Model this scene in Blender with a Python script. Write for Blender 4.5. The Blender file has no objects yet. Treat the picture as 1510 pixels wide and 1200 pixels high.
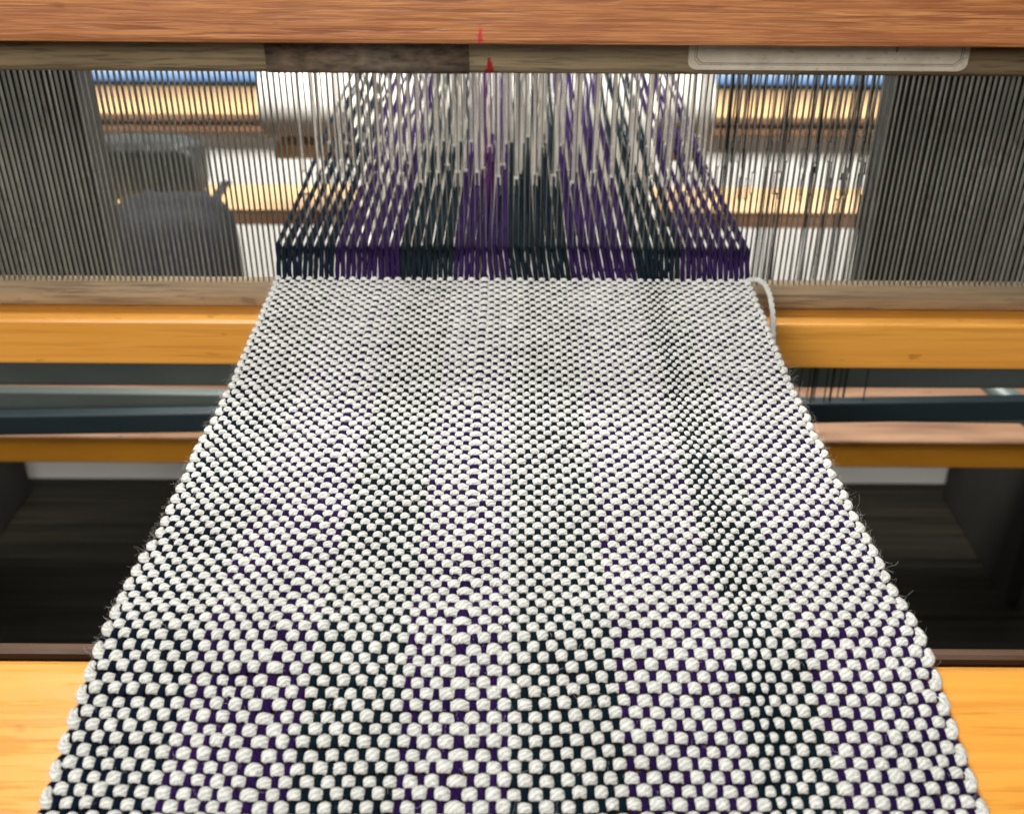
import bpy, bmesh, math, random
import numpy as np
from mathutils import Matrix, Vector
random.seed(7); rng = np.random.default_rng(7)
R = math.radians
S = bpy.context.scene
C = S.collection

# ------------------------------------------------------------------ camera
cam_d = bpy.data.cameras.new("camera"); cam = bpy.data.objects.new("camera", cam_d); C.objects.link(cam)
cam_d.sensor_width = 36.0; cam_d.lens = 39.93
cam_d.clip_start = 0.01; cam_d.clip_end = 50
cam.matrix_world = (Matrix.Translation((0.0, -0.463, 0.1975)) @ Matrix.Rotation(R(60.6), 4, 'X')
                    @ Matrix.Rotation(R(0.36), 4, 'Z'))
cam_d.dof.use_dof = True; cam_d.dof.focus_distance = 0.370; cam_d.dof.aperture_fstop = 20
S.camera = cam
S.view_settings.view_transform = 'Standard'; S.view_settings.look = 'None'
S.view_settings.exposure = 0.0; S.view_settings.gamma = 1.0
S.cycles.use_denoising = True
S.cycles.max_bounces = 8

# ------------------------------------------------------------------ world (dim room)
w = bpy.data.worlds.new("World"); S.world = w; w.use_nodes = True
bg = w.node_tree.nodes['Background']; bg.inputs[0].default_value = (0.95, 0.97, 1.0, 1); bg.inputs[1].default_value = 0.03

# ------------------------------------------------------------------ lamps
def area(name, loc, target, sx, sy, power, col):
    d = bpy.data.lights.new(name, 'AREA'); d.shape = 'RECTANGLE'; d.size = sx; d.size_y = sy
    d.energy = power; d.color = col
    o = bpy.data.objects.new(name, d); C.objects.link(o); o.location = loc
    o.rotation_euler = (Vector(target) - Vector(loc)).to_track_quat('-Z', 'Y').to_euler()
    return o
area("ceiling_lamp", (-0.25, -0.05, 1.35), (0, -0.05, 0), 0.5, 0.35, 17, (1.0, 0.96, 0.90))
area("room_lamp", (-0.45, -1.6, 0.80), (0, 0.0, 0.05), 0.7, 0.5, 27, (1.0, 0.945, 0.88))
area("back_wall_fill", (0.0, 0.42, 0.72), (0.0, 1.0, -0.4), 0.9, 0.25, 39, (1.0, 0.96, 0.90))  # added unseen fill, brightens the white wall behind the loom

# ------------------------------------------------------------------ node helpers
def mat(name):
    m = bpy.data.materials.new(name); m.use_nodes = True
    nt = m.node_tree; b = nt.nodes['Principled BSDF']
    return m, nt, b
def N(nt, typ, **kw):
    n = nt.nodes.new(typ)
    for k, v in kw.items():
        if k.startswith('in_'):
            n.inputs[k[3:].replace('_', ' ')].default_value = v
        else: setattr(n, k, v)
    return n
def L(nt, a, b): nt.links.new(a, b)
def coords(nt, scale=(1, 1, 1), out='Object', rot=(0, 0, 0)):
    t = N(nt, 'ShaderNodeTexCoord'); mp = N(nt, 'ShaderNodeMapping')
    mp.inputs['Scale'].default_value = scale; mp.inputs['Rotation'].default_value = rot
    L(nt, t.outputs[out], mp.inputs[0]); return mp.outputs[0]
def noise(nt, vec, scale, detail=4, rough=0.55, dist=0.0):
    n = N(nt, 'ShaderNodeTexNoise'); n.inputs['Scale'].default_value = scale; n.inputs['Detail'].default_value = detail
    n.inputs['Roughness'].default_value = rough; n.inputs['Distortion'].default_value = dist
    L(nt, vec, n.inputs['Vector']); return n.outputs['Fac']
def ramp(nt, fac, stops):
    r = N(nt, 'ShaderNodeValToRGB'); e = r.color_ramp.elements
    while len(e) < len(stops): e.new(0.5)
    for i, (p, c) in enumerate(stops):
        e[i].position = p; e[i].color = (c, c, c, 1) if isinstance(c, (int, float)) else (*c, 1)
    L(nt, fac, r.inputs[0]); return r.outputs[0]
def mix(nt, fac, a, b, typ='MIX'):
    n = N(nt, 'ShaderNodeMix', data_type='RGBA', blend_type=typ)
    for sock, v in ((n.inputs[0], fac), (n.inputs[6], a), (n.inputs[7], b)):
        if isinstance(v, (int, float)): sock.default_value = v
        elif isinstance(v, tuple): sock.default_value = (*v, 1)
        else: L(nt, v, sock)
    return n.outputs[2]
def bump(nt, b, h, strength, dist):
    n = N(nt, 'ShaderNodeBump'); n.inputs['Strength'].default_value = strength; n.inputs['Distance'].default_value = dist
    L(nt, h, n.inputs['Height']); L(nt, n.outputs[0], b.inputs['Normal'])
def mathn(nt, op, a, b=0.0):
    n = N(nt, 'ShaderNodeMath', operation=op)
    for s, v in ((n.inputs[0], a), (n.inputs[1], b)):
        if isinstance(v, (int, float)): s.default_value = v
        else: L(nt, v, s)
    return n.outputs[0]

def wood(name, light, dark, rough=0.4, axis_scale=(6, 90, 90), streak=0.5, pores=0.0, coat=0.0, pore_col=(0.05, 0.02, 0.01), spec=0.5):
    m, nt, b = mat(name)
    v = coords(nt, axis_scale)
    base = ramp(nt, noise(nt, v, 1.2, 6, 0.6, 0.8), [(0.3, dark), (0.72, light)])
    broad = noise(nt, coords(nt, (2.2, 14, 14)), 1.5, 3)
    base = mix(nt, ramp(nt, broad, [(0.35, 0.0), (0.7, streak)]), base, dark)
    if pores:
        pv = coords(nt, (axis_scale[0] * 4.0, axis_scale[1] * 5.5, axis_scale[2] * 5.5))
        p = noise(nt, pv, 1.0, 3, 0.6, 0.3)
        dens = noise(nt, coords(nt, (9, 70, 70)), 1.0, 2)
        pm = mathn(nt, 'MULTIPLY', ramp(nt, p, [(0.50, 0.0), (0.60, 1.0)]), ramp(nt, dens, [(0.30, 0.2), (0.62, 1.0)]))
        pm = mathn(nt, 'MULTIPLY', pm, pores)
        base = mix(nt, pm, base, pore_col)
        bump(nt, b, mathn(nt, 'SUBTRACT', 1.0, pm), 0.5, 0.0006)
    else:
        bump(nt, b, noise(nt, coords(nt, (axis_scale[0] * 2, axis_scale[1] * 3, axis_scale[2] * 3)), 1.0, 3), 0.25, 0.0003)
    L(nt, base, b.inputs['Base Color'])
    # handling wear: uneven gloss, a few darker dings
    L(nt, ramp(nt, noise(nt, coords(nt, (14, 40, 40)), 2.0, 5, 0.7), [(0.3, rough * 0.75), (0.7, min(1.0, rough * 1.5))]), b.inputs['Roughness'])
    ding = mathn(nt, 'MULTIPLY', ramp(nt, noise(nt, coords(nt, (60, 150, 150)), 1.0, 2, 0.5), [(0.70, 0.0), (0.76, 0.6)]), 1.0)
    base = mix(nt, ding, base, tuple(c * 0.45 for c in dark))
    L(nt, base, b.inputs['Base Color'])
    b.inputs['Coat Weight'].default_value = coat; b.inputs['Coat Roughness'].default_value = 0.25
    b.inputs['Specular IOR Level'].default_value = spec
    return m, nt, b, base

def plain(name, col, rough=0.6, metal=0.0, var=0.25, scale=40, sc=(1, 1, 1), bmp=0.2, bd=0.0005):
    m, nt, b = mat(name)
    f = noise(nt, coords(nt, sc), scale, 5)
    dark = tuple(c * (1 - var) for c in col); lite = tuple(min(1, c * (1 + var)) for c in col)
    L(nt, ramp(nt, f, [(0.3, dark), (0.7, lite)]), b.inputs['Base Color'])
    b.inputs['Roughness'].default_value = rough; b.inputs['Metallic'].default_value = metal
    if bmp: bump(nt, b, f, bmp, bd)
    return m

# red ink mask helper: soft stroke in object space (x,z)
def box_mask(nt, cx, cz, hx, hz, taper=0.0, soft=0.25):
    t = N(nt, 'ShaderNodeTexCoord'); s = N(nt, 'ShaderNodeSeparateXYZ'); L(nt, t.outputs['Object'], s.inputs[0])
    wob = noise(nt, coords(nt, (1, 1, 1)), 900, 2)
    dz = mathn(nt, 'DIVIDE', mathn(nt, 'SUBTRACT', s.outputs[2], cz), hz)         # -1..1
    wid = mathn(nt, 'SUBTRACT', 1.0, mathn(nt, 'MULTIPLY', mathn(nt, 'ADD', dz, 1.0), taper * 0.5))
    dx = mathn(nt, 'DIVIDE', mathn(nt, 'ABSOLUTE', mathn(nt, 'SUBTRACT', s.outputs[0], cx)), hx)
    a = mathn(nt, 'SUBTRACT', wid, dx)
    bz = mathn(nt, 'SUBTRACT', 1.0, mathn(nt, 'ABSOLUTE', dz))
    mn = mathn(nt, 'MINIMUM', a, bz)
    mn = mathn(nt, 'ADD', mn, mathn(nt, 'MULTIPLY', mathn(nt, 'SUBTRACT', wob, 0.5), 1.5))
    return ramp(nt, mn, [(0.02, 0.0), (0.02 + soft, 1.0)])

# ------------------------------------------------------------------ materials
M = {}
M['oak'], nt, b, base = wood("oak_red_brown", (0.84, 0.39, 0.145), (0.48, 0.185, 0.062), 0.45, (5, 95, 95), 0.55, 0.8, 0.1, (0.15, 0.05, 0.02))
red = box_mask(nt, -0.0135, 0.1045, 0.00125, 0.0045, 0.3)
fine = ramp(nt, noise(nt, coords(nt, (35, 1300, 1300)), 1.0, 3, 0.6, 0.2), [(0.40, 0.0), (0.60, 0.8)])
base = mix(nt, fine, base, (0.36, 0.12, 0.045))
pores_break = ramp(nt, noise(nt, coords(nt, (20, 500, 500)), 1.0, 2), [(0.38, 0.25), (0.5, 0.9)])
L(nt, mix(nt, mathn(nt, 'MULTIPLY', red, pores_break), base, (0.62, 0.02, 0.03)), b.inputs['Base Color'])
M['maple'] = wood("golden_maple", (0.95, 0.47, 0.085), (0.82, 0.36, 0.055), 0.33, (3, 55, 55), 0.4, 0.35, 0.3, (0.52, 0.19, 0.02))[0]
M['maple_front'] = wood("amber_beam_wood", (0.86, 0.43, 0.075), (0.72, 0.31, 0.045), 0.3, (5, 75, 75), 0.5, 0.6, 0.3, (0.52, 0.19, 0.02))[0]
M['pale_wood'] = wood("worn_pale_wood", (0.34, 0.20, 0.115), (0.13, 0.065, 0.036), 0.4, (5, 40, 40), 0.5, 0, 0.1)[0]
M['amber_dark'] = wood("amber_dark_wood", (0.52, 0.23, 0.018), (0.40, 0.165, 0.011), 0.35, (4, 40, 40), 0.4, 0, 0.2)[0]
M['brown_wood'] = wood("dark_brown_wood", (0.16, 0.085, 0.045), (0.07, 0.035, 0.018), 0.5, (5, 50, 50), 0.5, 0, 0)[0]
M['rail_wood'], nt, b, base = wood("grimy_rail_wood", (0.36, 0.285, 0.165), (0.19, 0.142, 0.08), 0.6, (9, 120, 120), 0.6, 0.5, 0, (0.02, 0.014, 0.008))
L(nt, mix(nt, box_mask(nt, -0.0105, 0.0885, 0.0026, 0.0047, 1.0, 0.15), base, (0.30, 0.004, 0.006)), b.inputs['Base Color'])
M['rail_low'] = wood("weathered_rail_wood", (0.52, 0.39, 0.24), (0.29, 0.205, 0.12), 0.6, (9, 120, 120), 0.6, 0.5, 0, (0.05, 0.035, 0.02))[0]
M['tape'] = plain("brown_stained_tape", (0.14, 0.105, 0.076), 0.5, 0, 0.7, 130, (1, 1, 2.5), 0.5, 0.0006)
M['soot_metal'] = plain("slate_painted_metal", (0.085, 0.105, 0.100), 0.45, 0.1, 0.15, 25, (0.4, 1, 1), 0.05)
M['navy_metal'] = plain("navy_painted_metal", (0.012, 0.026, 0.032), 0.5, 0.1, 0.15, 25, (0.4, 1, 1), 0.05)
M['olive_paint_shade'] = plain("olive_black_paint_shade", (0.009, 0.009, 0.007), 0.8, 0, 0.2, 20)  # castle panel paint, also the dark sheets standing in for floor shadow
M['heddle'] = plain("dark_heddle_wire", (0.030, 0.034, 0.034), 0.4, 0.5, 0.3, 60)
M['slate_cloth'] = plain("slate_canvas", (0.012, 0.014, 0.022), 0.85, 0, 0.25, 60, (1, 1, 1), 0.3, 0.002)
M['grey_plastic'] = plain("grey_plastic_film", (0.014, 0.017, 0.017), 0.48, 0, 0.35, 25, (1, 1, 1), 1.0, 0.006)
M['wall'] = plain("white_wall_paint", (0.80, 0.80, 0.77), 0.85, 0, 0.03, 8, (1, 1, 1), 0.1)
M['white_trim'] = plain("white_trim_paint", (0.78, 0.78, 0.76), 0.5, 0, 0.08, 6, (1, 1, 1), 0.0)
M['canvas'] = plain("white_canvas_apron", (0.82, 0.80, 0.74), 0.9, 0, 0.06, 70, (1, 1, 1), 0.3, 0.0006)
M['ink'] = plain("faded_black_print", (0.05, 0.045, 0.04), 0.7, 0, 0.5, 300)
M['sill'] = wood("lit_honey_wood", (0.78, 0.47, 0.19), (0.62, 0.34, 0.12), 0.4, (3, 30, 30), 0.3)[0]  # sill top, with the window's light put into the tone
M['shaded_front'] = wood("shaded_brown_wood", (0.24, 0.12, 0.065), (0.16, 0.08, 0.04), 0.5, (3, 30, 30), 0.3)[0]  # front faces of sill and rear beam, shade put into the tone
M['peach_wood'] = wood("lit_peach_wood", (0.78, 0.50, 0.26), (0.62, 0.37, 0.18), 0.35, (3, 30, 30), 0.3)[0]  # bright tone of the rear beam's lit top, put into the colour

m, nt, b = mat("white_heddle_cord"); M['cord'] = m
f = noise(nt, coords(nt, (1, 1, 4)), 260, 3)
tr = N(nt, 'ShaderNodeBsdfTranslucent'); ms = N(nt, 'ShaderNodeMixShader'); ms.inputs[0].default_value = 0.5
base = ramp(nt, f, [(0.3, (0.78, 0.77, 0.72)), (0.7, (0.90, 0.89, 0.85))])
L(nt, base, b.inputs['Base Color']); L(nt, base, tr.inputs['Color']); b.inputs['Roughness'].default_value = 0.7
L(nt, b.outputs[0], ms.inputs[1]); L(nt, tr.outputs[0], ms.inputs[2]); L(nt, ms.outputs[0], nt.nodes['Material Output'].inputs['Surface'])
m, nt, b = mat("aged_card"); M['card'] = m
f = noise(nt, coords(nt), 60, 6, 0.65); g = noise(nt, coords(nt, (1, 1, 2)), 350, 3)
base = ramp(nt, f, [(0.3, (0.46, 0.41, 0.32)), (0.65, (0.62, 0.57, 0.47))])
base = mix(nt, ramp(nt, g, [(0.60, 0.0), (0.75, 0.6)]), base, (0.22, 0.18, 0.12))
L(nt, base, b.inputs['Base Color']); b.inputs['Roughness'].default_value = 0.5

m, nt, b = mat("black_floor_board"); M['floor'] = m
f = noise(nt, coords(nt, (3, 160, 1)), 1.0, 6, 0.65); g = noise(nt, coords(nt, (1.3, 22, 1)), 1.3, 3)
base = ramp(nt, f, [(0.38, (0.005, 0.005, 0.0035)), (0.70, (0.036, 0.033, 0.022))])
base = mix(nt, ramp(nt, g, [(0.4, 0.0), (0.7, 0.5)]), base, (0.010, 0.008, 0.006))
L(nt, base, b.inputs['Base Color']); b.inputs['Roughness'].default_value = 0.55; b.inputs['Specular IOR Level'].default_value = 0.22; bump(nt, b, f, 0.3, 0.001)

m, nt, b = mat("window_daylight"); M['daylight'] = m
t = N(nt, 'ShaderNodeTexCoord'); s = N(nt, 'ShaderNodeSeparateXYZ'); L(nt, t.outputs['Object'], s.inputs[0])
r = ramp(nt, mathn(nt, 'MULTIPLY', mathn(nt, 'SUBTRACT', s.outputs[2], 0.013), 45.0), [(0.0, (0.03, 0.15, 0.45)), (0.4, (0.25, 0.52, 0.92)), (1.0, (0.80, 0.91, 1.0))])
L(nt, r, b.inputs['Emission Color']); b.inputs['Emission Strength'].default_value = 1.0; b.inputs['Base Color'].default_value = (0.1, 0.1, 0.1, 1)

def steel(name, tint):
    m, nt, b = mat(name)
    ge = N(nt, 'ShaderNodeNewGeometry'); mp = N(nt, 'ShaderNodeMapping'); mp.inputs['Scale'].default_value = (1, 1, 0.55)
    L(nt, ge.outputs['Position'], mp.inputs[0])
    oi = N(nt, 'ShaderNodeObjectInfo')
    f = noise(nt, mp.outputs[0], 55, 5, 0.65); g = noise(nt, mp.outputs[0], 380, 4)
    base = ramp(nt, f, [(0.3, tuple(c * 0.6 for c in tint)), (0.7, tint)])
    rust = mathn(nt, 'MULTIPLY', ramp(nt, f, [(0.52, 0.0), (0.64, 1.0)]), ramp(nt, g, [(0.45, 0.0), (0.62, 0.8)]))
    base = mix(nt, rust, base, (0.085, 0.042, 0.022))
    base = mix(nt, mathn(nt, 'MULTIPLY', oi.outputs['Random'], 0.35), base, (0.05, 0.05, 0.045))
    L(nt, base, b.inputs['Base Color'])
    b.inputs['Metallic'].default_value = 0.65
    L(nt, ramp(nt, g, [(0.3, 0.32), (0.7, 0.5)]), b.inputs['Roughness'])
    return m, nt, b, base
M['blade'] = steel("reed_steel", (0.36, 0.38, 0.325))[0]
M['blade_red'], nt, b, base = steel("reed_steel_red_paint", (0.30, 0.30, 0.26))
ge = N(nt, 'ShaderNodeNewGeometry'); sp = N(nt, 'ShaderNodeSeparateXYZ'); L(nt, ge.outputs['Position'], sp.inputs[0])
L(nt, mix(nt, ramp(nt, mathn(nt, 'MULTIPLY', mathn(nt, 'SUBTRACT', sp.outputs[2], 0.020), 60.0), [(0.0, 0.0), (0.9, 1.0)]), base, (0.22, 0.008, 0.035)), b.inputs['Base Color'])
b.inputs['Metallic'].default_value = 0.0

def yarn(name, c1, c2, k, bumpy, sheen, vari=0.5, spec=0.06, groove=0.5):
    m, nt, b = mat(name)
    uv = N(nt, 'ShaderNodeUVMap'); s = N(nt, 'ShaderNodeSeparateXYZ'); L(nt, uv.outputs[0], s.inputs[0])
    # fibre strands winding round the yarn: phase = u/pitch + v*n
    ph = mathn(nt, 'ADD', mathn(nt, 'MULTIPLY', s.outputs[0], k), mathn(nt, 'MULTIPLY', s.outputs[1], -7.0)); ph = mathn(nt, 'ADD', ph, mathn(nt, 'MULTIPLY', noise(nt, coords(nt), 700, 2), 1.6))
    wv = mathn(nt, 'SINE', mathn(nt, 'MULTIPLY', ph, 6.2832))
    v3 = coords(nt)
    f = noise(nt, v3, 2600, 4, 0.6); sl = noise(nt, v3, 420, 2); lo = noise(nt, v3, 36, 2)
    h = mathn(nt, 'ADD', mathn(nt, 'MULTIPLY', wv, 0.30), f)
    bump(nt, b, h, bumpy, 0.00022)
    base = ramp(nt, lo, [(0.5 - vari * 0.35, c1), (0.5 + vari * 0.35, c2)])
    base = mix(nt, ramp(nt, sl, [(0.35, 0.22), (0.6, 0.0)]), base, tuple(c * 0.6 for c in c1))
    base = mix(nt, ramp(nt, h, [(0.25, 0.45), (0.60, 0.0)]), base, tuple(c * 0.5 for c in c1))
    base = mix(nt, mathn(nt, 'MULTIPLY', ramp(nt, mathn(nt, 'ADD', wv, mathn(nt, 'MULTIPLY', f, 0.8)), [(0.0, 1.0), (0.12, 0.0)]) if False else ramp(nt, mathn(nt, 'MULTIPLY', mathn(nt, 'ADD', mathn(nt, 'ADD', wv, 1.0), mathn(nt, 'MULTIPLY', f, 0.7)), 0.37), [(0.13, 1.0), (0.36, 0.0)]), groove), base, tuple(c * 0.38 for c in c1))  # crease shade between the strands mixed into the colour
    L(nt, base, b.inputs['Base Color'])
    b.inputs['Roughness'].default_value = 0.85; b.inputs['Sheen Weight'].default_value = sheen
    b.inputs['Specular IOR Level'].default_value = spec
    return m
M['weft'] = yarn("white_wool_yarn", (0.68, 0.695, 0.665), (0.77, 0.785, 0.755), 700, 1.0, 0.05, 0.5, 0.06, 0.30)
M['teal'] = yarn("teal_navy_yarn", (0.0012, 0.006, 0.012), (0.003, 0.013, 0.020), 500, 0.5, 0.0)
M['navy'] = yarn("navy_yarn", (0.0018, 0.005, 0.016), (0.003, 0.010, 0.023), 500, 0.5, 0.0)
M['purple'] = yarn("purple_yarn", (0.011, 0.003, 0.036), (0.026, 0.008, 0.070), 500, 0.5, 0.0)
M['fuzz'] = plain("loose_wool_fibre", (0.75, 0.74, 0.70), 0.9, 0, 0.2, 20, (1, 1, 1), 0)

# ------------------------------------------------------------------ geometry helpers
def link(o, parent=None):
    C.objects.link(o)
    if parent: o.parent = parent
    return o
def empty(name, loc, label, cat, group=None, rot=(0, 0, 0)):
    o = bpy.data.objects.new(name, None); C.objects.link(o); o.location = loc; o.rotation_euler = rot
    o.empty_display_size = 0.02
    o['label'] = label; o['category'] = cat
    if group: o['group'] = group
    return o
def tag(o, label=None, cat=None, group=None, kind=None):
    for k, v in (('label', label), ('category', cat), ('group', group), ('kind', kind)):
        if v: o[k] = v
    return o
def bm_obj(name, bm, m, parent=None, smooth=False):
    me = bpy.data.meshes.new(name); bm.to_mesh(me); bm.free()
    if m: me.materials.append(m)
    if smooth:
        for p in me.polygons: p.use_smooth = True
    return link(bpy.data.objects.new(name, me), parent)
def box_bm(x0, x1, y0, y1, z0, z1, bev=0.0, seg=2, bm=None):
    own = bm is None
    nb = bmesh.new()
    vs = [nb.verts.new(p) for p in ((x0, y0, z0), (x1, y0, z0), (x1, y1, z0), (x0, y1, z0), (x0, y0, z1), (x1, y0, z1), (x1, y1, z1), (x0, y1, z1))]
    for f in ((0, 3, 2, 1), (4, 5, 6, 7), (0, 1, 5, 4), (1, 2, 6, 5), (2, 3, 7, 6), (3, 0, 4, 7)): nb.faces.new([vs[i] for i in f])
    if bev: bmesh.ops.bevel(nb, geom=nb.edges[:], offset=bev, segments=seg, affect='EDGES', profile=0.5)
    if own: return nb
    tmp = bpy.data.meshes.new("t"); nb.to_mesh(tmp); nb.free(); bm.from_mesh(tmp); bpy.data.meshes.remove(tmp)
    return bm
def box(name, x0, x1, y0, y1, z0, z1, m, parent=None, bev=0.0, seg=2):
    return bm_obj(name, box_bm(x0, x1, y0, y1, z0, z1, bev, seg), m, parent, False)
def prism_x(name, prof, x0, x1, m, parent=None, smooth=False):
    """profile of (y,z) points extruded along x"""
    bm = bmesh.new()
    a = [bm.verts.new((x0, y, z)) for y, z in prof]; c = [bm.verts.new((x1, y, z)) for y, z in prof]
    n = len(prof)
    for i in range(n): bm.faces.new((a[i], a[(i + 1) % n], c[(i + 1) % n], c[i]))
    bm.faces.new(a[::-1]); bm.faces.new(c)
    bmesh.ops.recalc_face_normals(bm, faces=bm.faces[:])
    o = bm_obj(name, bm, m, parent)
    if smooth:
        for p in o.data.polygons: p.use_smooth = len(p.vertices) == 4
    return o
def sweep_arrays(P, rb, rn, ring, up=(0, 0, 1), lobes=0, lob_amp=0.0, twist=0.0, phase=0.0):
    P = np.asarray(P, float); n = len(P)
    T = np.gradient(P, axis=0); T /= np.linalg.norm(T, axis=1)[:, None] + 1e-12
    up = np.broadcast_to(np.asarray(up, float), P.shape)
    B = np.cross(T, up); B /= np.linalg.norm(B, axis=1)[:, None] + 1e-12
    Nn = np.cross(B, T)
    s = np.concatenate([[0], np.cumsum(np.linalg.norm(np.diff(P, axis=0), axis=1))])
    th = np.arange(ring) / ring * 2 * math.pi
    rb = np.broadcast_to(rb, (n,)); rn = np.broadcast_to(rn, (n,))
    mod = 1.0
    if lobes: mod = 1 + lob_amp * np.cos(lobes * th[None, :] - twist * s[:, None] + phase)
    V = P[:, None, :] + B[:, None, :] * (rb[:, None] * np.cos(th) * mod)[..., None] + Nn[:, None, :] * (rn[:, None] * np.sin(th) * mod)[..., None]
    return V.reshape(-1, 3), s
def sweep_faces(n, ring, off=0):
    i = np.arange(n - 1)[:, None]; j = np.arange(ring)[None, :]; j2 = (j + 1) % ring
    a = i * ring + j; b = i * ring + j2; c = (i + 1) * ring + j2; d = (i + 1) * ring + j
    return np.stack([a, b, c, d], -1).reshape(-1, 4) + off
def mesh_from(name, V, F, uv=None, caps=()):
    me = bpy.data.meshes.new(name)
    nf = len(F); nl = nf * 4 + sum(len(c) for c in caps)
    me.vertices.add(len(V)); me.vertices.foreach_set('co', V.astype(np.float32).ravel())
    idx = F.ravel()
    if caps: idx = np.concatenate([idx] + [np.asarray(c) for c in caps])
    me.loops.add(nl); me.loops.foreach_set('vertex_index', idx.astype(np.int32))
    me.polygons.add(nf + len(caps))
    st = list(range(0, nf * 4, 4)); p = nf * 4
    for c in caps: st.append(p); p += len(c)
    me.polygons.foreach_set('loop_start', np.array(st, np.int32))
    if uv is not None:
        l = me.uv_layers.new(name='UVMap'); full = np.zeros((nl, 2), np.float32); full[:len(uv)] = uv
        l.data.foreach_set('uv', full.ravel())
    me.update(calc_edges=True); me.validate()
    me.polygons.foreach_set('use_smooth', np.ones(len(me.polygons), bool))
    return me
def tube_mesh(name, P, rb, rn, ring, **kw):
    V, s = sweep_arrays(P, rb, rn, ring, **kw); n = len(P)
    F = sweep_faces(n, ring)
    v = np.arange(ring) / ring; v2 = (np.arange(ring) + 1) / ring
    u0 = np.repeat(s[:-1], ring); u1 = np.repeat(s[1:], ring); va = np.tile(v, n - 1); vb = np.tile(v2, n - 1)
    uv = np.stack([np.stack([u0, va], -1), np.stack([u0, vb], -1), np.stack([u1, vb], -1), np.stack([u1, va], -1)], 1).reshape(-1, 2)
    return mesh_from(name, V, F, uv, (list(range(ring))[::-1], list(range((n - 1) * ring, n * ring))))
def mobj(name, me, m, parent=None):
    me.materials.append(m); return link(bpy.data.objects.new(name, me), parent)

# ================================================================== ROOM
ZF = -0.765
floor = tag(box("floor", -1.9, 1.9, -1.6, 1.30, ZF - 0.06, ZF - 0.012, M['floor']), 'black board floor under the loom', None, None, 'structure')
plank_me = None
for r in range(28):
    y0 = -1.55 + r * 0.102
    x = -1.9 - 0.6 * random.random()
    while x < 1.9:
        if plank_me is None:
            bmp = box_bm(0.0004, 0.9496, 0.0004, 0.1016, -0.012, 0, 0.0015, 1)
            po = bm_obj("floor_plank", bmp, M['floor'], floor); plank_me = po.data
        else:
            po = link(bpy.data.objects.new("floor_plank", plank_me), floor)
        po.location = (x, y0, ZF + random.uniform(-0.001, 0.001)); x += 0.95
wall = box("wall", -1.9, 1.9, 1.012, 1.25, ZF, -0.2172, M['wall']); tag(wall, 'white painted wall below the window sill', kind='structure')
for (x0, x1) in ((-1.9, -0.78), (0.78, 1.9)):
    tag(box("wall", x0, x1, 1.128, 1.25, -0.1885, 1.5, M['wall']), 'white painted wall beside the window', kind='structure')
win = empty("window", (0, 1.16, -0.2), "pale blue daylit window with wooden sill behind the loom", "window")
def wbox(name, x0, x1, y0, y1, z0, z1, m, bev=0.0, parent=win):
    return box(name, x0, x1, y0 - 1.16, y1 - 1.16, z0 + 0.2, z1 + 0.2, M[m], parent, bev)
wbox("sill_board", -0.9, 0.9, 0.985, 1.124, -0.1945, -0.190, 'sill', 0.0015)
wbox("sill_front_shade", -0.88, 0.88, 0.990, 1.0115, -0.2168, -0.1948, 'shaded_front', 0.001)  # the sill's own front face, its shade painted as darker wood
for x in (-0.78, 0.0, 0.74): wbox("window_frame", x, x + 0.04, 1.118, 1.16, -0.189, 0.9, 'white_trim', 0.002)
wbox("window_frame", -0.78, 0.78, 1.118, 1.16, 0.9, 0.94, 'white_trim', 0.002)
wbox("window_bead", -0.739, 0.739, 1.1245, 1.1335, -0.1925, -0.1855, 'navy_metal', 0.0005)
wbox("pane", -0.738, -0.002, 1.134, 1.140, -0.189, 0.9, 'daylight', 0)
wbox("pane", 0.042, 0.738, 1.134, 1.140, -0.189, 0.9, 'daylight', 0)

# ================================================================== LOOM FRAME
loom = empty("loom_frame", (0, 0.3, ZF), "golden wooden floor loom frame with breast beam and low cross beams", "loom")
def lbox(name, x0, x1, y0, y1, z0, z1, m, bev=0.0015, parent=loom):
    return box(name, x0, x1, y0 - 0.3, y1 - 0.3, z0 - ZF, z1 - ZF, M[m], parent, bev)
# breast beam: back edge at y=-0.244, top sloping down to the weaver
yb, zb = -0.2385, -0.0028; sl = R(17)
pr = []
rad = 0.006
for k in range(7):   # rounded back edge
    a = R(90) * (1 - k / 6)
    pr.append((yb + rad - rad + rad * math.sin(a) * 0.0 + (0.0), 0)) if False else None
ca, sa = math.cos(sl), math.sin(sl)
def bb(u, d): return (yb - u * ca - d * sa * -1 * -1, zb - u * sa - d * ca)   # u along the top toward the weaver, d depth below it
prof = [bb(0.003, 0.0004), bb(0.006, 0), bb(0.06, 0), bb(0.085, 0.001), bb(0.092, 0.006), bb(0.095, 0.03), bb(0.09, 0.055), bb(0.0, 0.055), bb(0, 0.004), bb(0.001, 0.0015)]
prism_x("breast_beam", [(y - 0.3, z - ZF) for y, z in prof], -0.799, 0.799, M['maple_front'], loom)
lbox("beam_rail", -0.799, 0.799, -0.2102, -0.2045, -0.062, -0.0284, 'brown_wood', 0.002)
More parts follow.
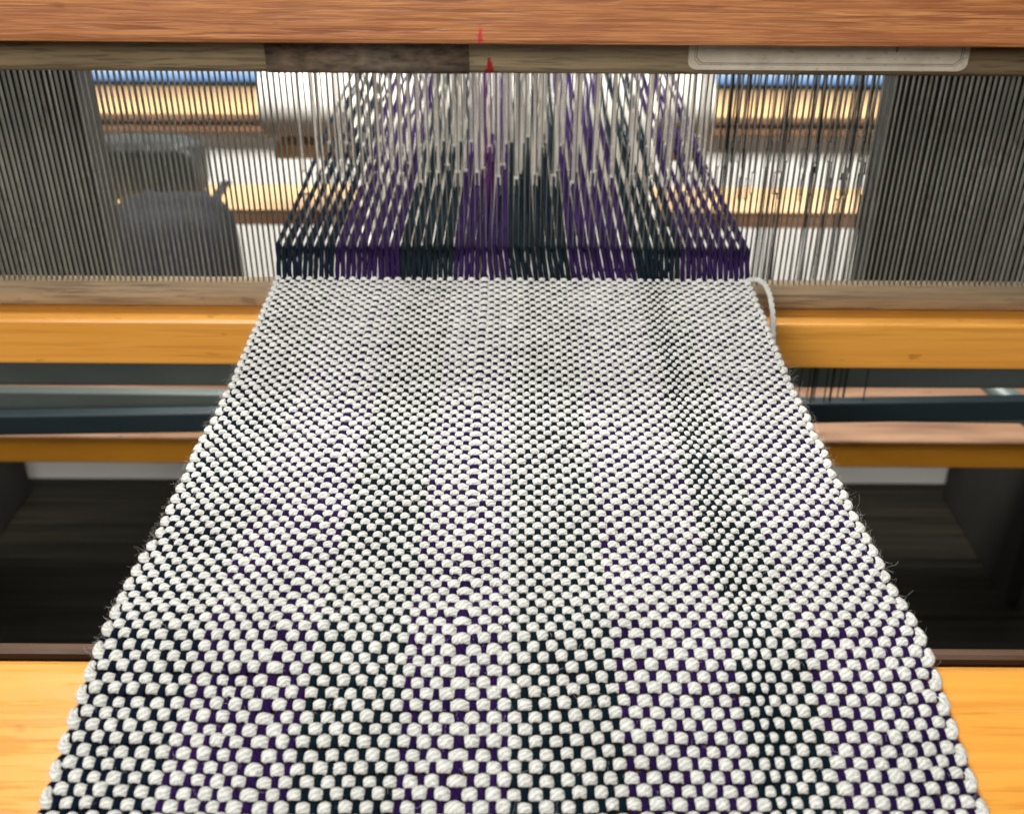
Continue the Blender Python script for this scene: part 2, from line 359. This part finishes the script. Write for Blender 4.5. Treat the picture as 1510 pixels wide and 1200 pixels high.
# low cross beams (their lit tops and fronts show under the beater)
lbox("cross_beam", -0.799, 0.799, 0.550, 0.602, -0.444, -0.414, 'amber_dark')
lbox("cross_board", -0.799, 0.799, 0.5485, 0.602, -0.4135, -0.411, 'pale_wood', 0.0006)
lbox("cross_board", -0.799, 0.799, 0.606, 0.72, -0.440, -0.409, 'pale_wood')
lbox("rear_beam", -0.799, 0.799, 0.800, 0.886, -0.272, -0.254, 'shaded_front', 0.001)
lbox("rear_beam_lit_top", -0.799, 0.799, 0.7985, 0.887, -0.2535, -0.2515, 'peach_wood', 0.0006)  # thin skin painting the beam's lit top lighter than its front
for sx in (-1, 1):
    a, c = sorted((sx * 0.80, sx * 0.86))
    lbox("side_post", a, c, -0.31, -0.24, ZF + 0.001, -0.07, 'maple_front', 0.003)
    lbox("side_post", a, c, 0.13, 0.22, ZF + 0.001, 0.55, 'brown_wood', 0.003)
    lbox("side_post", a, c, 0.80, 0.88, ZF + 0.001, 0.06, 'brown_wood', 0.003)
    xp = 0.665 if sx > 0 else -0.74
    lbox("shade_panel", xp - 0.01, xp + 0.01, 0.725, 0.98, ZF + 0.001, -0.285, 'olive_paint_shade', 0.002)  # dark sheet in place of the loom side's shadow on the floor
    lbox("side_rail", a + 0.008, c - 0.008, -0.238, 0.798, -0.50, -0.40, 'brown_wood', 0.003)
    lbox("side_rail", a + 0.008, c - 0.008, -0.238, 0.128, -0.16, -0.08, 'brown_wood', 0.003)
lbox("back_beam", -0.798, 0.798, 0.905, 0.955, 0.045, 0.085, 'brown_wood', 0.010)
lbox("castle_beam", -0.798, 0.798, 0.14, 0.21, 0.47, 0.54, 'brown_wood', 0.004)
lbox("castle_panel", -0.40, -0.262, 0.225, 0.255, -0.158, 0.468, 'olive_paint_shade', 0.002)
lbox("castle_panel", 0.229, 0.40, 0.225, 0.255, -0.135, 0.468, 'olive_paint_shade', 0.002)

mobj("lamm", tube_mesh("lamm", [(0.405, 0.44 - 0.3, -0.262 - ZF), (0.45, 0.40 - 0.3, -0.293 - ZF), (0.52, 0.36 - 0.3, -0.335 - ZF)], 0.016, 0.011, 4), M['soot_metal'], loom)
# warp beam roll wrapped in white canvas
roll = empty("warp_roll", (-0.027, 0.70, -0.095), "white canvas apron rolled on the warp beam behind the heddles", "cloth roll")
cyl = [(0.062 * math.cos(R(a)) , 0.040 * math.sin(R(a))) for a in range(0, 360, 10)]
prism_x("rolled_apron", cyl, -0.222, 0.222, M['canvas'], roll, True)
prism_x("beam_axle", [(0.006 * math.cos(R(a)), -0.026 + 0.006 * math.sin(R(a))) for a in range(0, 360, 20)], -0.773, 0.827, M['brown_wood'], roll, True)
g = []
for a in range(31):
    u = a / 30; g.append((-0.125 + 0.29 * u, 0.050 + 0.004 * math.sin(9 * u) + 0.002 * math.sin(23 * u + 1)))
bm = bmesh.new(); rows_ = []
for k, zz in enumerate((0.012, -0.01, -0.035, -0.06, -0.09, -0.125)):
    rows_.append([bm.verts.new((x_ + 0.003 * math.sin(3 * zz * 40), y_ * -0.4 - 0.052 - 0.022 * (k / 5), zz + 0.003 * math.sin(14 * x_))) for x_, y_ in g])
for r0, r1 in zip(rows_, rows_[1:]):
    for a in range(30): bm.faces.new((r0[a], r0[a + 1], r1[a + 1], r1[a]))
bmesh.ops.solidify(bm, geom=bm.faces[:], thickness=0.0015)
bmesh.ops.recalc_face_normals(bm, faces=bm.faces[:])
bm_obj("hanging_apron", bm, M['canvas'], roll, True)
box("apron_slat", -0.216, 0.216, -0.036, 0.004, -0.056, -0.041, M['peach_wood'], roll, 0.002)

# ================================================================== BEATER
beater = empty("beater", (0, 0.03, -0.06), "swinging beater with oak cap above and golden race board below the reed", "beater")
def bbox_(name, x0, x1, y0, y1, z0, z1, m, bev=0.0015, parent=beater):
    o = box(name, x0, x1, y0, y1, z0, z1, M[m], None, bev); o.parent = parent
    o.matrix_parent_inverse = Matrix.Translation((0, -0.03, 0.06)); return o
bbox_("oak_cap", -0.545, 0.545, 0.004, 0.0225, 0.1002, 0.158, 'oak', 0.0022)
bbox_("cap_back", -0.545, 0.545, 0.044, 0.064, 0.100, 0.158, 'oak', 0.002)
bbox_("cap_top", -0.545, 0.545, 0.0227, 0.0438, 0.118, 0.157, 'oak', 0.001)
bbox_("race_board", -0.545, 0.545, 0.0218, 0.0495, -0.0536, -0.0302, 'maple', 0.0014)
for sx in (-1, 1):
    a, c = sorted((sx * 0.50, sx * 0.54))
    bbox_("beater_arm", a, c, 0.0275, 0.043, -0.0300, 0.1178, 'brown_wood', 0.001)
    bbox_("beater_leg", a, c, 0.03, 0.075, ZF + 0.02, -0.0538, 'brown_wood', 0.002)

# ================================================================== REED
REED_X0 = 0.0013; PITCH = 0.00254
reed = empty("reed", (0, 0.0400, 0.0), "steel weaving reed of fine upright blades between two worn wooden rails", "reed", rot=(R(4), 0, 0))
def rail_prof(zc, hz, d, flat=0.6):
    pts = []
    for k in range(32):
        a = 2 * math.pi * k / 32
        cy, cz = math.cos(a), math.sin(a)
        pts.append((d * math.copysign(abs(cy) ** flat, cy), zc + hz * math.copysign(abs(cz) ** 0.5, cz)))
    return pts
prism_x("top_rail", rail_prof(0.0925, 0.0090, 0.0075), -0.495, 0.495, M['rail_wood'], reed, True)
prism_x("bottom_rail", rail_prof(-0.0238, 0.0058, 0.0085, 1.15), -0.495, 0.495, M['rail_low'], reed, True)
tp = [(y * 1.04, 0.0925 + (z - 0.0925) * 1.045) for y, z in rail_prof(0.0925, 0.0090, 0.0075)]
prism_x("tape_wrap", tp, -0.1050, -0.0190, M['tape'], reed, True)
blade_me = None
for k in range(-97, 98):
    if blade_me is None:
        bmx = box_bm(-0.00017, 0.00017, -0.00138, 0.00138, -0.0205, 0.086, 0.00008, 1)
        o = bm_obj("reed_blade", bmx, M['blade'], reed); blade_me = o.data
        red_me = blade_me.copy(); red_me.materials[0] = M['blade_red']
    else:
        o = link(bpy.data.objects.new("reed_blade", red_me if k in (-5, -4) else blade_me), reed)
    o.location = (REED_X0 + (k - 0.5) * PITCH + random.gauss(0, 0.00006), random.gauss(0, 0.00008), 0)
    o.rotation_euler = (0, random.gauss(0, 0.0006), random.gauss(0, 0.03))
    if k in (-5, -4): o['label'] = 'red painted reed blade at the centre mark'

# paper label on the top rail
lab = empty("reed_label", (0.1320, 0.0256, 0.0924), "cream card label with double ruled border on the reed's top rail", "label", rot=(R(4), 0, 0))
hw, z0, z1, cr = 0.0588, -0.0060, 0.0160, 0.0042
pts = [(-hw, z1), (hw, z1)]
for k in range(7):
    a = R(0 - 15 * k); pts.append((hw - cr + cr * math.cos(a), z0 + cr * 0.8 + cr * 0.8 * math.sin(a)))
for k in range(7):
    a = R(-90 - 15 * k); pts.append((-hw + cr + cr * math.cos(a), z0 + cr * 0.8 + cr * 0.8 * math.sin(a)))
bm = bmesh.new()
fr = [bm.verts.new((x, -0.0009, z)) for x, z in pts]; bk = [bm.verts.new((x, 0.0, z)) for x, z in pts]
bm.faces.new(fr); bm.faces.new(bk[::-1])
for i in range(len(pts)): bm.faces.new((fr[i], bk[i], bk[(i + 1) % len(pts)], fr[(i + 1) % len(pts)]))
bmesh.ops.recalc_face_normals(bm, faces=bm.faces[:])
bm_obj("card", bm, M['card'], lab)
def border(inset, wd):
    b_ = bmesh.new(); h = hw - inset; zz = z0 + inset * 0.85; c = 0.0022
    path = [(-h, z1), (-h, zz + c), (-h + c, zz), (h - c, zz), (h, zz + c), (h, z1)]
    for (xa, za), (xb, zb_) in zip(path, path[1:]):
        d = Vector((xb - xa, 0, zb_ - za)); n = Vector((-d.z, 0, d.x)).normalized() * wd
        A, B = Vector((xa, 0, za)), Vector((xb, 0, zb_))
        lo = [b_.verts.new((p.x, -0.00088, p.z)) for p in (A - n, B - n, B + n, A + n)]
        up = [b_.verts.new((p.x, -0.00097, p.z)) for p in (A - n, B - n, B + n, A + n)]
        b_.faces.new(up)
        for i in range(4): b_.faces.new((lo[i], lo[(i + 1) % 4], up[(i + 1) % 4], up[i]))
    bmesh.ops.recalc_face_normals(b_, faces=b_.faces[:])
    bm_obj("border_line", b_, M['ink'], lab)
border(0.0026, 0.00009); border(0.0034, 0.00013)
bm = bmesh.new()
x = -0.028
x = 0.004
while x < 0.030:
    wv = random.uniform(0.0007, 0.0022); hgt = random.uniform(0.0, 0.0002)
    box_bm(x, x + wv, -0.00096, -0.00086, 0.0052 - hgt, 0.0075, bm=bm); x += wv + random.uniform(0.0004, 0.0016)
box_bm(0.0278, 0.0284, -0.00096, -0.00086, 0.0018, 0.0072, bm=bm)
tag(bm_obj("print", bm, M['ink'], lab), 'lower edges of printed lettering cut by the cap', kind='stuff')

# ================================================================== HARNESS
EN = 88
gap = np.ones(EN - 1) + rng.normal(0, 0.05, EN - 1)
def widen(fr, k):
    j = int(round(fr * (EN - 1))); gap[j - 1] *= k; gap[j] *= k
widen(0.217, 1.38); widen(0.436, 1.40); widen(0.475, 1.12); widen(0.64, 1.1)
for fr in (0.765, 0.777, 0.79, 0.80): widen(fr, 0.86)
widen(0.03, 0.95); widen(0.97, 0.95)
ex = np.concatenate([[0], np.cumsum(gap)]); ex = ex / ex[-1] * 2 - 1           # -1..1 across the cloth
wide = {int(round(0.217 * (EN - 1))): 1.55, int(round(0.436 * (EN - 1))): 1.6}
xr = REED_X0 + (np.arange(EN) - 44) * PITCH                                     # one end to each gap of the reed
shaft_y = [0.12, 0.15, 0.18, 0.21]
shed = [0.0035, -0.003, 0.003, -0.0035]
shaft_z = [0.006, -0.007, 0.005, -0.008]
tilt = [1.4, -0.45, 0.2, 0.0]
labels = ["navy harness shaft nearest the reed, bottom bar rising to the right", "second harness shaft behind the reed with slate bottom bar",
          "third harness shaft with slate bottom bar just under the race board", "rearmost harness shaft with white cord heddles and dark spares"]
# one heddle: two wire runs with a long eye
bm = bmesh.new()
hwid, ht = 0.00036, 0.0002
box_bm(-hwid, hwid, -ht, ht, 0.006, 0.1320, bm=bm); box_bm(-hwid, hwid, -ht, ht, -0.1395, -0.006, bm=bm)
for sx in (-1, 1):
    box_bm(sx * 0.0009 - 0.0002, sx * 0.0009 + 0.0002, -ht, ht, -0.0055, 0.0055, bm=bm)
box_bm(-0.0011, 0.0011, -ht, ht, 0.0055, 0.0061, bm=bm); box_bm(-0.0011, 0.0011, -ht, ht, -0.0061, -0.0055, bm=bm)
hed_me = bpy.data.meshes.new("heddle"); bm.to_mesh(hed_me); bm.free(); hed_me.materials.append(M['heddle'])
# cord heddles in use: a white doubled cord, knotted above and below the eye
bm = bmesh.new()
for sx in (-1, 1):
    for z0_, z1_ in ((0.0065, 0.1320), (-0.1395, -0.0065)):
        box_bm(sx * 0.00052 - 0.00030, sx * 0.00052 + 0.00030, -0.0003, 0.0003, z0_, z1_, bm=bm)
    box_bm(sx * 0.0012 - 0.00028, sx * 0.0012 + 0.00028, -0.0003, 0.0003, -0.0060, 0.0060, bm=bm)
for zk in (-1, 1): box_bm(-0.0014, 0.0014, -0.0005, 0.0005, zk * 0.0063 - 0.0006, zk * 0.0063 + 0.0006, bm=bm)
cord_me = bpy.data.meshes.new("heddle"); bm.to_mesh(cord_me); bm.free(); cord_me.materials.append(M['cord'])
hx = {}
for sft in range(4):
    sh = empty("harness_shaft", (0, shaft_y[sft], shaft_z[sft]), labels[sft], "harness", "harness shafts behind the reed")
    bmt = 'navy_metal' if sft == 0 else 'soot_metal'
    dz = 0.003 if sft == 0 else 0.0
    o = box("bottom_bar", -0.40, 0.40, -0.004, 0.004, -0.1462 - dz - (0.007 if sft == 2 else 0), -0.1325 - dz, M[bmt], sh, 0.0012); o.rotation_euler = (0, -R(tilt[sft]), 0)
    if sft == 0: o['label'] = 'navy bottom bar'
    box("top_bar", -0.40, 0.40, -0.004, 0.004, 0.1320, 0.1460, M[bmt], sh, 0.0012)
    for sx in (-1, 1): box("shaft_end", sx * 0.404 - 0.004, sx * 0.404 + 0.004, -0.004, 0.004, -0.152, 0.146, M[bmt], sh, 0.001)
    for j in range(sft, EN, 4):
        o = link(bpy.data.objects.new("heddle", cord_me), sh)
        hx[j] = xr[j] * 1.0 + random.gauss(0, 0.0003)
        o.location = (hx[j], random.gauss(0, 0.0006), shed[sft] - shaft_z[sft] + random.gauss(0, 0.0018)); o.rotation_euler = (random.gauss(0, 0.004), random.gauss(0, 0.010), random.gauss(0, 0.3))
    # spare heddles pushed to the right
    for k in range(13):
        o = link(bpy.data.objects.new("heddle", hed_me), sh)
        cl = random.choice([0.128, 0.141, 0.150, 0.158, 0.176, 0.184, 0.203])
        o.location = (cl + random.gauss(0, 0.0016), random.gauss(0, 0.001), 0)
        o.rotation_euler = (random.gauss(0, 0.004), random.gauss(0, 0.008), random.gauss(0, 0.5))

# ================================================================== WOVEN CLOTH
ROWS = 103; RP = 0.00300
cloth = empty("woven_cloth", (0, 0, 0), "white plain weave cloth over teal and purple warp stretched from reed to breast beam", "cloth")
s_bend = 0.2350; th = R(17); rb_ = 0.030
def surf(s):
    """arc length from the fell -> (y, z, up_y, up_z)"""
    s = np.asarray(s, float)
    s0 = s_bend - rb_ * th / 2; s1 = s_bend + rb_ * th / 2
    a = np.clip((s - s0) / rb_, 0, th)
    y = np.where(s < s0, -s, -s0 - rb_ * np.sin(a) - np.maximum(s - s1, 0) * math.cos(th))
    z = np.where(s < s0, 0.0, -rb_ * (1 - np.cos(a)) - np.maximum(s - s1, 0) * math.sin(th))
    return y, z, -np.sin(a), np.cos(a)
def halfw(s):
    return np.interp(s, [-0.01, 0, 0.06, 0.13, 0.19, 0.23, 0.31], [0.1038, 0.1032, 0.1018, 0.1022, 0.1036, 0.1050, 0.1094])
edge_wob = [np.interp(np.arange(ROWS), np.arange(0, ROWS + 8, 4), rng.normal(0, 0.00035, len(np.arange(0, ROWS + 8, 4)))) for _ in range(2)]
def row_s(i, xf):
    """arc position of pick i at fraction xf (-1..1): the picks bow a little"""
    i = np.asarray(i, float)
    grow = np.clip(i / 70.0, 0, 1)
    return i * RP + np.maximum(i - 76, 0) * 0.00030 - grow * (0.0030 * np.maximum(xf, 0) ** 2 + 0.0012 * np.maximum(-xf, 0) ** 2) - 0.0006 * grow * np.sin(3.1 * xf + 0.4)
KJ, KI = 9, 11
WX = rng.normal(0, 1, (EN // KJ + 3, ROWS // KI + 3)); WS = rng.normal(0, 1, WX.shape); WX2 = rng.normal(0, 1, (EN + 2, ROWS // 7 + 3))
def field(G, j, i, kj, ki):
    a = np.clip(np.asarray(j, float) / kj, 0, G.shape[0] - 1.001); c_ = np.clip(np.asarray(i, float) / ki, 0, G.shape[1] - 1.001)
    a0 = a.astype(int); c0 = c_.astype(int); fa = a - a0; fc = c_ - c0
    fa = fa * fa * (3 - 2 * fa); fc = fc * fc * (3 - 2 * fc)
    return (G[a0, c0] * (1 - fa) + G[a0 + 1, c0] * fa) * (1 - fc) + (G[a0, c0 + 1] * (1 - fa) + G[a0 + 1, c0 + 1] * fa) * fc
def wander_x(j, i):
    g = np.clip(np.asarray(i, float) / 10, 0, 1)
    return g * (0.00034 * field(WX, j, i, KJ, KI) + 0.00010 * field(WX2, j, i, 1, 7))
def wander_s(j, i):
    return np.clip(np.asarray(i, float) / 10, 0, 1) * 0.00050 * field(WS, j, i, KJ, KI)
SUB = 6
jf = np.linspace(0, EN - 1, (EN - 1) * SUB + 1)
xf_all = np.interp(jf, np.arange(EN), ex)
jidx = np.rint(jf).astype(int)
fe = np.arange(EN) / (EN - 1)
band_k = np.interp(fe, [0, .10, .14, .24, .27, .37, .40, .49, .52, .60, .64, .73, .76, .77, .80, .815, .85, .87, 1], [.95, .95, 1.02, 1.02, .94, .94, 1.03, 1.03, .94, .94, 1.02, 1.02, 0.93, .87, .87, .93, .95, 1.02, 1.0])
Aw, Ap = 0.00060, 0.00080
rowjit = rng.normal(0, 0.00012, ROWS)
for i in range(ROWS):
    c = np.cos(math.pi * (jf + i))
    prof_ = np.sign(c) * np.abs(c) ** 0.97
    bead = ((1 + rng.normal(0, 0.075, EN)) * band_k)[jidx]                       # every float a little different
    offs = np.interp(jf, np.arange(EN), rng.normal(0, 0.00014, EN))
    slow = np.interp(jf, np.arange(0, EN + 6, 6), rng.normal(0, 0.00016, len(np.arange(0, EN + 6, 6))))
    s = row_s(i, xf_all) + rowjit[i] + offs + slow + wander_s(jf, np.full(len(jf), i))
    hwid_ = halfw(s); x = xf_all * hwid_ + wander_x(jf, np.full(len(jf), i)) + np.maximum(xf_all, 0) * np.maximum(s - 0.19, 0) * 0.02
    x = x + np.where(xf_all < 0, (-xf_all) ** 6 * edge_wob[0][i], xf_all ** 6 * edge_wob[1][i])
    over = 0.5 + 0.5 * prof_
    big = 1 + 0.15 * np.clip((i - 66) / 12.0, 0, 1)
    ry = (0.00088 + 0.00052 * over ** 0.6) * bead * big
    rn = (0.00058 + 0.00055 * over ** 0.8) * bead * (0.5 + 0.5 * big)
    h = Aw * prof_
    # selvedge turns
    rpx = RP
    def turn(side):
        # towards next pick (+s) or previous (-s)
        dirn = 1 if ((i % 2 == 0) == (side > 0)) else -1
        k = 0 if side < 0 else -1
        dx = np.array([0.0004, 0.0006, 0.0006, 0.0004]); ds = np.array([0.12, 0.34, 0.56, 0.76]) * rpx * dirn
        return x[k] + side * dx, s[k] + ds, np.full(4, 0.0) + abs(h[k]) * np.array([0.9, 0.8, 0.65, 0.4])
    xl, sl_, hl = turn(-1); xr_, sr_, hr = turn(1)
    X = np.concatenate([xl[::-1], x, xr_]); Sx = np.concatenate([sl_[::-1], s, sr_]); H = np.concatenate([hl[::-1], h, hr])
    RY = np.concatenate([[0.0011, 0.00125, 0.0013, 0.0013], ry, [0.0013, 0.0013, 0.00125, 0.0011]]); RN = np.concatenate([[0.0009, 0.0010, 0.00105, 0.00105], rn, [0.00105, 0.00105, 0.0010, 0.0009]])
    y, z, uy, uz = surf(Sx)
    P = np.stack([X, y + uy * H, z + uz * H], -1)
    U = np.stack([np.zeros_like(X), uy, uz], -1)
    ring = 12 if i > 45 else 10
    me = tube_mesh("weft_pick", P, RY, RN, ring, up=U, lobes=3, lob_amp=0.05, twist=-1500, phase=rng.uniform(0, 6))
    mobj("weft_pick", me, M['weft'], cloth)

# warp ends: through the cloth, out to the reed, the heddles and the back beam
bands = [(0.0, 0.12, 'navy'), (0.12, 0.25, 'purple'), (0.25, 0.383, 'teal'), (0.383, 0.50, 'purple'), (0.50, 0.62, 'teal'), (0.62, 0.75, 'purple'), (0.75, 0.855, 'teal'), (0.855, 1.01, 'purple')]
for j in range(EN):
    fr = j / (EN - 1) + random.gauss(0, 0.006)
    col = next((c for a, b_, c in bands if a <= fr < b_), 'purple' if fr > 0.5 else 'navy')
    RS = 4
    ri = np.linspace(-0.9, ROWS - 1, int((ROWS - 0.1) * RS) + 1)
    c = np.cos(math.pi * (ri + j)); prof_ = -np.sign(c) * np.abs(c) ** 0.7
    s = row_s(ri, ex[j]) + wander_s(np.full(len(ri), j), np.maximum(ri, 0)); y, z, uy, uz = surf(s)
    H = Ap * prof_
    P = np.stack([ex[j] * halfw(s) + np.maximum(ex[j], 0) * np.maximum(s - 0.19, 0) * 0.02 + wander_x(np.full(len(ri), j), np.maximum(ri, 0)), y + uy * H, z + uz * H], -1)
    wf = wide.get(j, 1.0)
    rbv = (0.00080 + 0.00024 * (prof_ > 0)) * wf * (1.13 if 0.762 < j / (EN - 1) < 0.806 else 1.0); rnv = np.full(len(ri), 0.00050)
    # the free run behind the fell (order: back -> fell)
    sft = j % 4; zh = shed[sft]; zr = zh * 0.0405 / shaft_y[sft]
    xb = xr[j] * 0.99
    free = [(xb, 0.93, 0.0855), (xb * 0.998 + hx[j] * 0.002, 0.60, 0.036 + random.gauss(0, 0.0015))]
    n1 = 9
    for k in range(n1): # between back and heddle
        t = k / (n1 - 1); yy = 0.50 + (shaft_y[sft] - 0.50) * t
        free.append((xb + (hx[j] - xb) * t + random.gauss(0, 0.0009) * (0 < t < 1), yy, 0.026 * (1 - t) + zh * t))
    for k in range(1, 6):
        t = k / 5; xx = hx[j] + (xr[j] - hx[j]) * t; yy = shaft_y[sft] + (0.0405 - shaft_y[sft]) * t
        free.append((xx, yy, zh * (1 - t) + zr * t))
    x0 = ex[j] * halfw(0.0)
    for k in range(1, 5):
        t = k / 5; t2 = t
        free.append((xr[j] + (x0 - xr[j]) * t2 + random.gauss(0, 0.00012), 0.0405 * (1 - t) + 0.001 * t, zr * (1 - t)))
    free = np.array(free)
    P = np.concatenate([free, P])
    fr_ = np.interp(free[:, 1], [0.0, 0.03, 0.06, 0.16, 0.26, 0.40], [0.00104, 0.00118, 0.00126, 0.00124, 0.00100, 0.00092])
    rbv = np.concatenate([fr_ * (1 + 0.2 * (wf - 1)), rbv]); rnv = np.concatenate([fr_, rnv])
    me = tube_mesh("warp_end", P, rbv, rnv, 6)
    mobj("warp_end", me, M[col], cloth)

# yarn tail: the weft leaving the right edge at the fell, two plies twisted
ctrl = np.array([(0.1020, -0.0002, 0.0006), (0.1050, 0.0006, 0.0014), (0.1080, 0.0002, 0.0016), (0.1108, -0.0022, 0.0004), (0.1126, -0.0062, -0.0032), (0.1135, -0.0108, -0.0090), (0.1139, -0.0150, -0.0165), (0.1140, -0.019, -0.026), (0.1140, -0.022, -0.040)])
tt = np.linspace(0, len(ctrl) - 1, 110)
cen = np.stack([np.interp(tt, np.arange(len(ctrl)), ctrl[:, k]) for k in range(3)], -1)
for _ in range(14): cen[1:-1] = (cen[:-2] + 2 * cen[1:-1] + cen[2:]) / 4
tail = None
for ply in range(3):
    ph = np.linspace(0, 44, len(cen)) + ply * 2 * math.pi / 3
    d = np.stack([np.cos(ph) * 0.8, np.sin(ph) * 0.35, np.sin(ph) * 0.6], -1) * 0.00075
    me = tube_mesh("yarn_tail", cen + d, 0.00074, 0.00070, 8, up=(0.3, -0.8, 0.5))
    o = mobj("yarn_tail", me, M['weft'], cloth)
    o['label'] = 'loose white yarn tail leaving the right edge at the fell'

# fuzz: fine fibres on the selvedges and over the face
Vs, Fs, off = [], [], 0
def hair(p, d, ln, curl, r):
    global off
    n = 7; pts = [np.array(p, float)]; d = np.array(d, float); d /= np.linalg.norm(d)
    for k in range(n - 1):
        d = d + rng.normal(0, curl, 3); d /= np.linalg.norm(d); pts.append(pts[-1] + d * ln / (n - 1))
    V, _ = sweep_arrays(np.array(pts), r, r, 3, up=(0.13, 0.31, 0.94))
    Vs.append(V); Fs.append(sweep_faces(n, 3, off)); off += len(V)
for side in (-1, 1):
    for k in range(1000):
        s = rng.uniform(0.0, 0.30); y, z, uy, uz = surf(s)
        x = side * (halfw(s) + 0.0010 + rng.uniform(-0.001, 0.0010))
        hair((x, float(y), float(z) + rng.uniform(-0.0008, 0.0012)), (side * rng.uniform(0.3, 1), rng.normal(0, 0.7), rng.normal(0.35, 0.5)), abs(rng.normal(0.0014, 0.0011)) + 0.0005, 0.45, 0.000015)
for k in range(1500):
    s = rng.uniform(0.05, 0.30); y, z, uy, uz = surf(s); x = rng.uniform(-1, 1) * halfw(s)
    hair((x, float(y), float(z) + 0.0013), (rng.normal(0, 1), rng.normal(0, 1), 0.35), rng.uniform(0.001, 0.0035), 0.45, 0.000018)
me = mesh_from("fuzz", np.concatenate(Vs), np.concatenate(Fs)); o = mobj("fuzz", me, M['fuzz'], cloth); o['kind'] = 'stuff'

# ================================================================== THINGS BEHIND
def pillow(name, sx, sy, sz, m, parent, wr=0.08, power=3.0, seed=0):
    bm = bmesh.new(); bmesh.ops.create_uvsphere(bm, u_segments=40, v_segments=24, radius=1.0)
    rs = np.random.default_rng(seed); A = rs.normal(0, 1, (6, 3)) * 4; B = rs.uniform(0, 6, 6)
    for v in bm.verts:
        p = np.array(v.co); q = np.sign(p) * np.abs(p) ** (2.0 / power)
        k = 1 + wr * float(np.mean(np.sin(A @ p + B)))
        v.co = (q[0] * sx * k, q[1] * sy * k, q[2] * sz * k)
    return bm_obj(name, bm, m, parent, True)
bag = empty("tool_bag", (-0.383, 0.745, -0.308), "dark slate round-shouldered cloth bag hanging on the rear beam at left", "bag")
o = pillow("bag_body", 0.072, 0.04, 0.088, M['slate_cloth'], bag, 0.05, 4.0, 3)
for sx in (-0.035, 0.03):
    st = np.array([(sx, 0.02, 0.07), (sx, 0.040, 0.082), (sx, 0.052, 0.060), (sx, 0.10, 0.0595), (sx, 0.144, 0.0595), (sx, 0.151, 0.02)])
    mobj("bag_strap", tube_mesh("bag_strap", st, 0.006, 0.0012, 8, up=(0.0, 0.2, 0.98)), M['slate_cloth'], bag)
pch = empty("pouch", (-0.428, 0.845, -0.2514), "crumpled dark grey plastic pouch standing on the rear beam", "pouch")
o = pillow("pouch_body", 0.060, 0.026, 0.033, M['grey_plastic'], pch, 0.16, 7.0, 11); o.location = (0, 0, 0.0335)
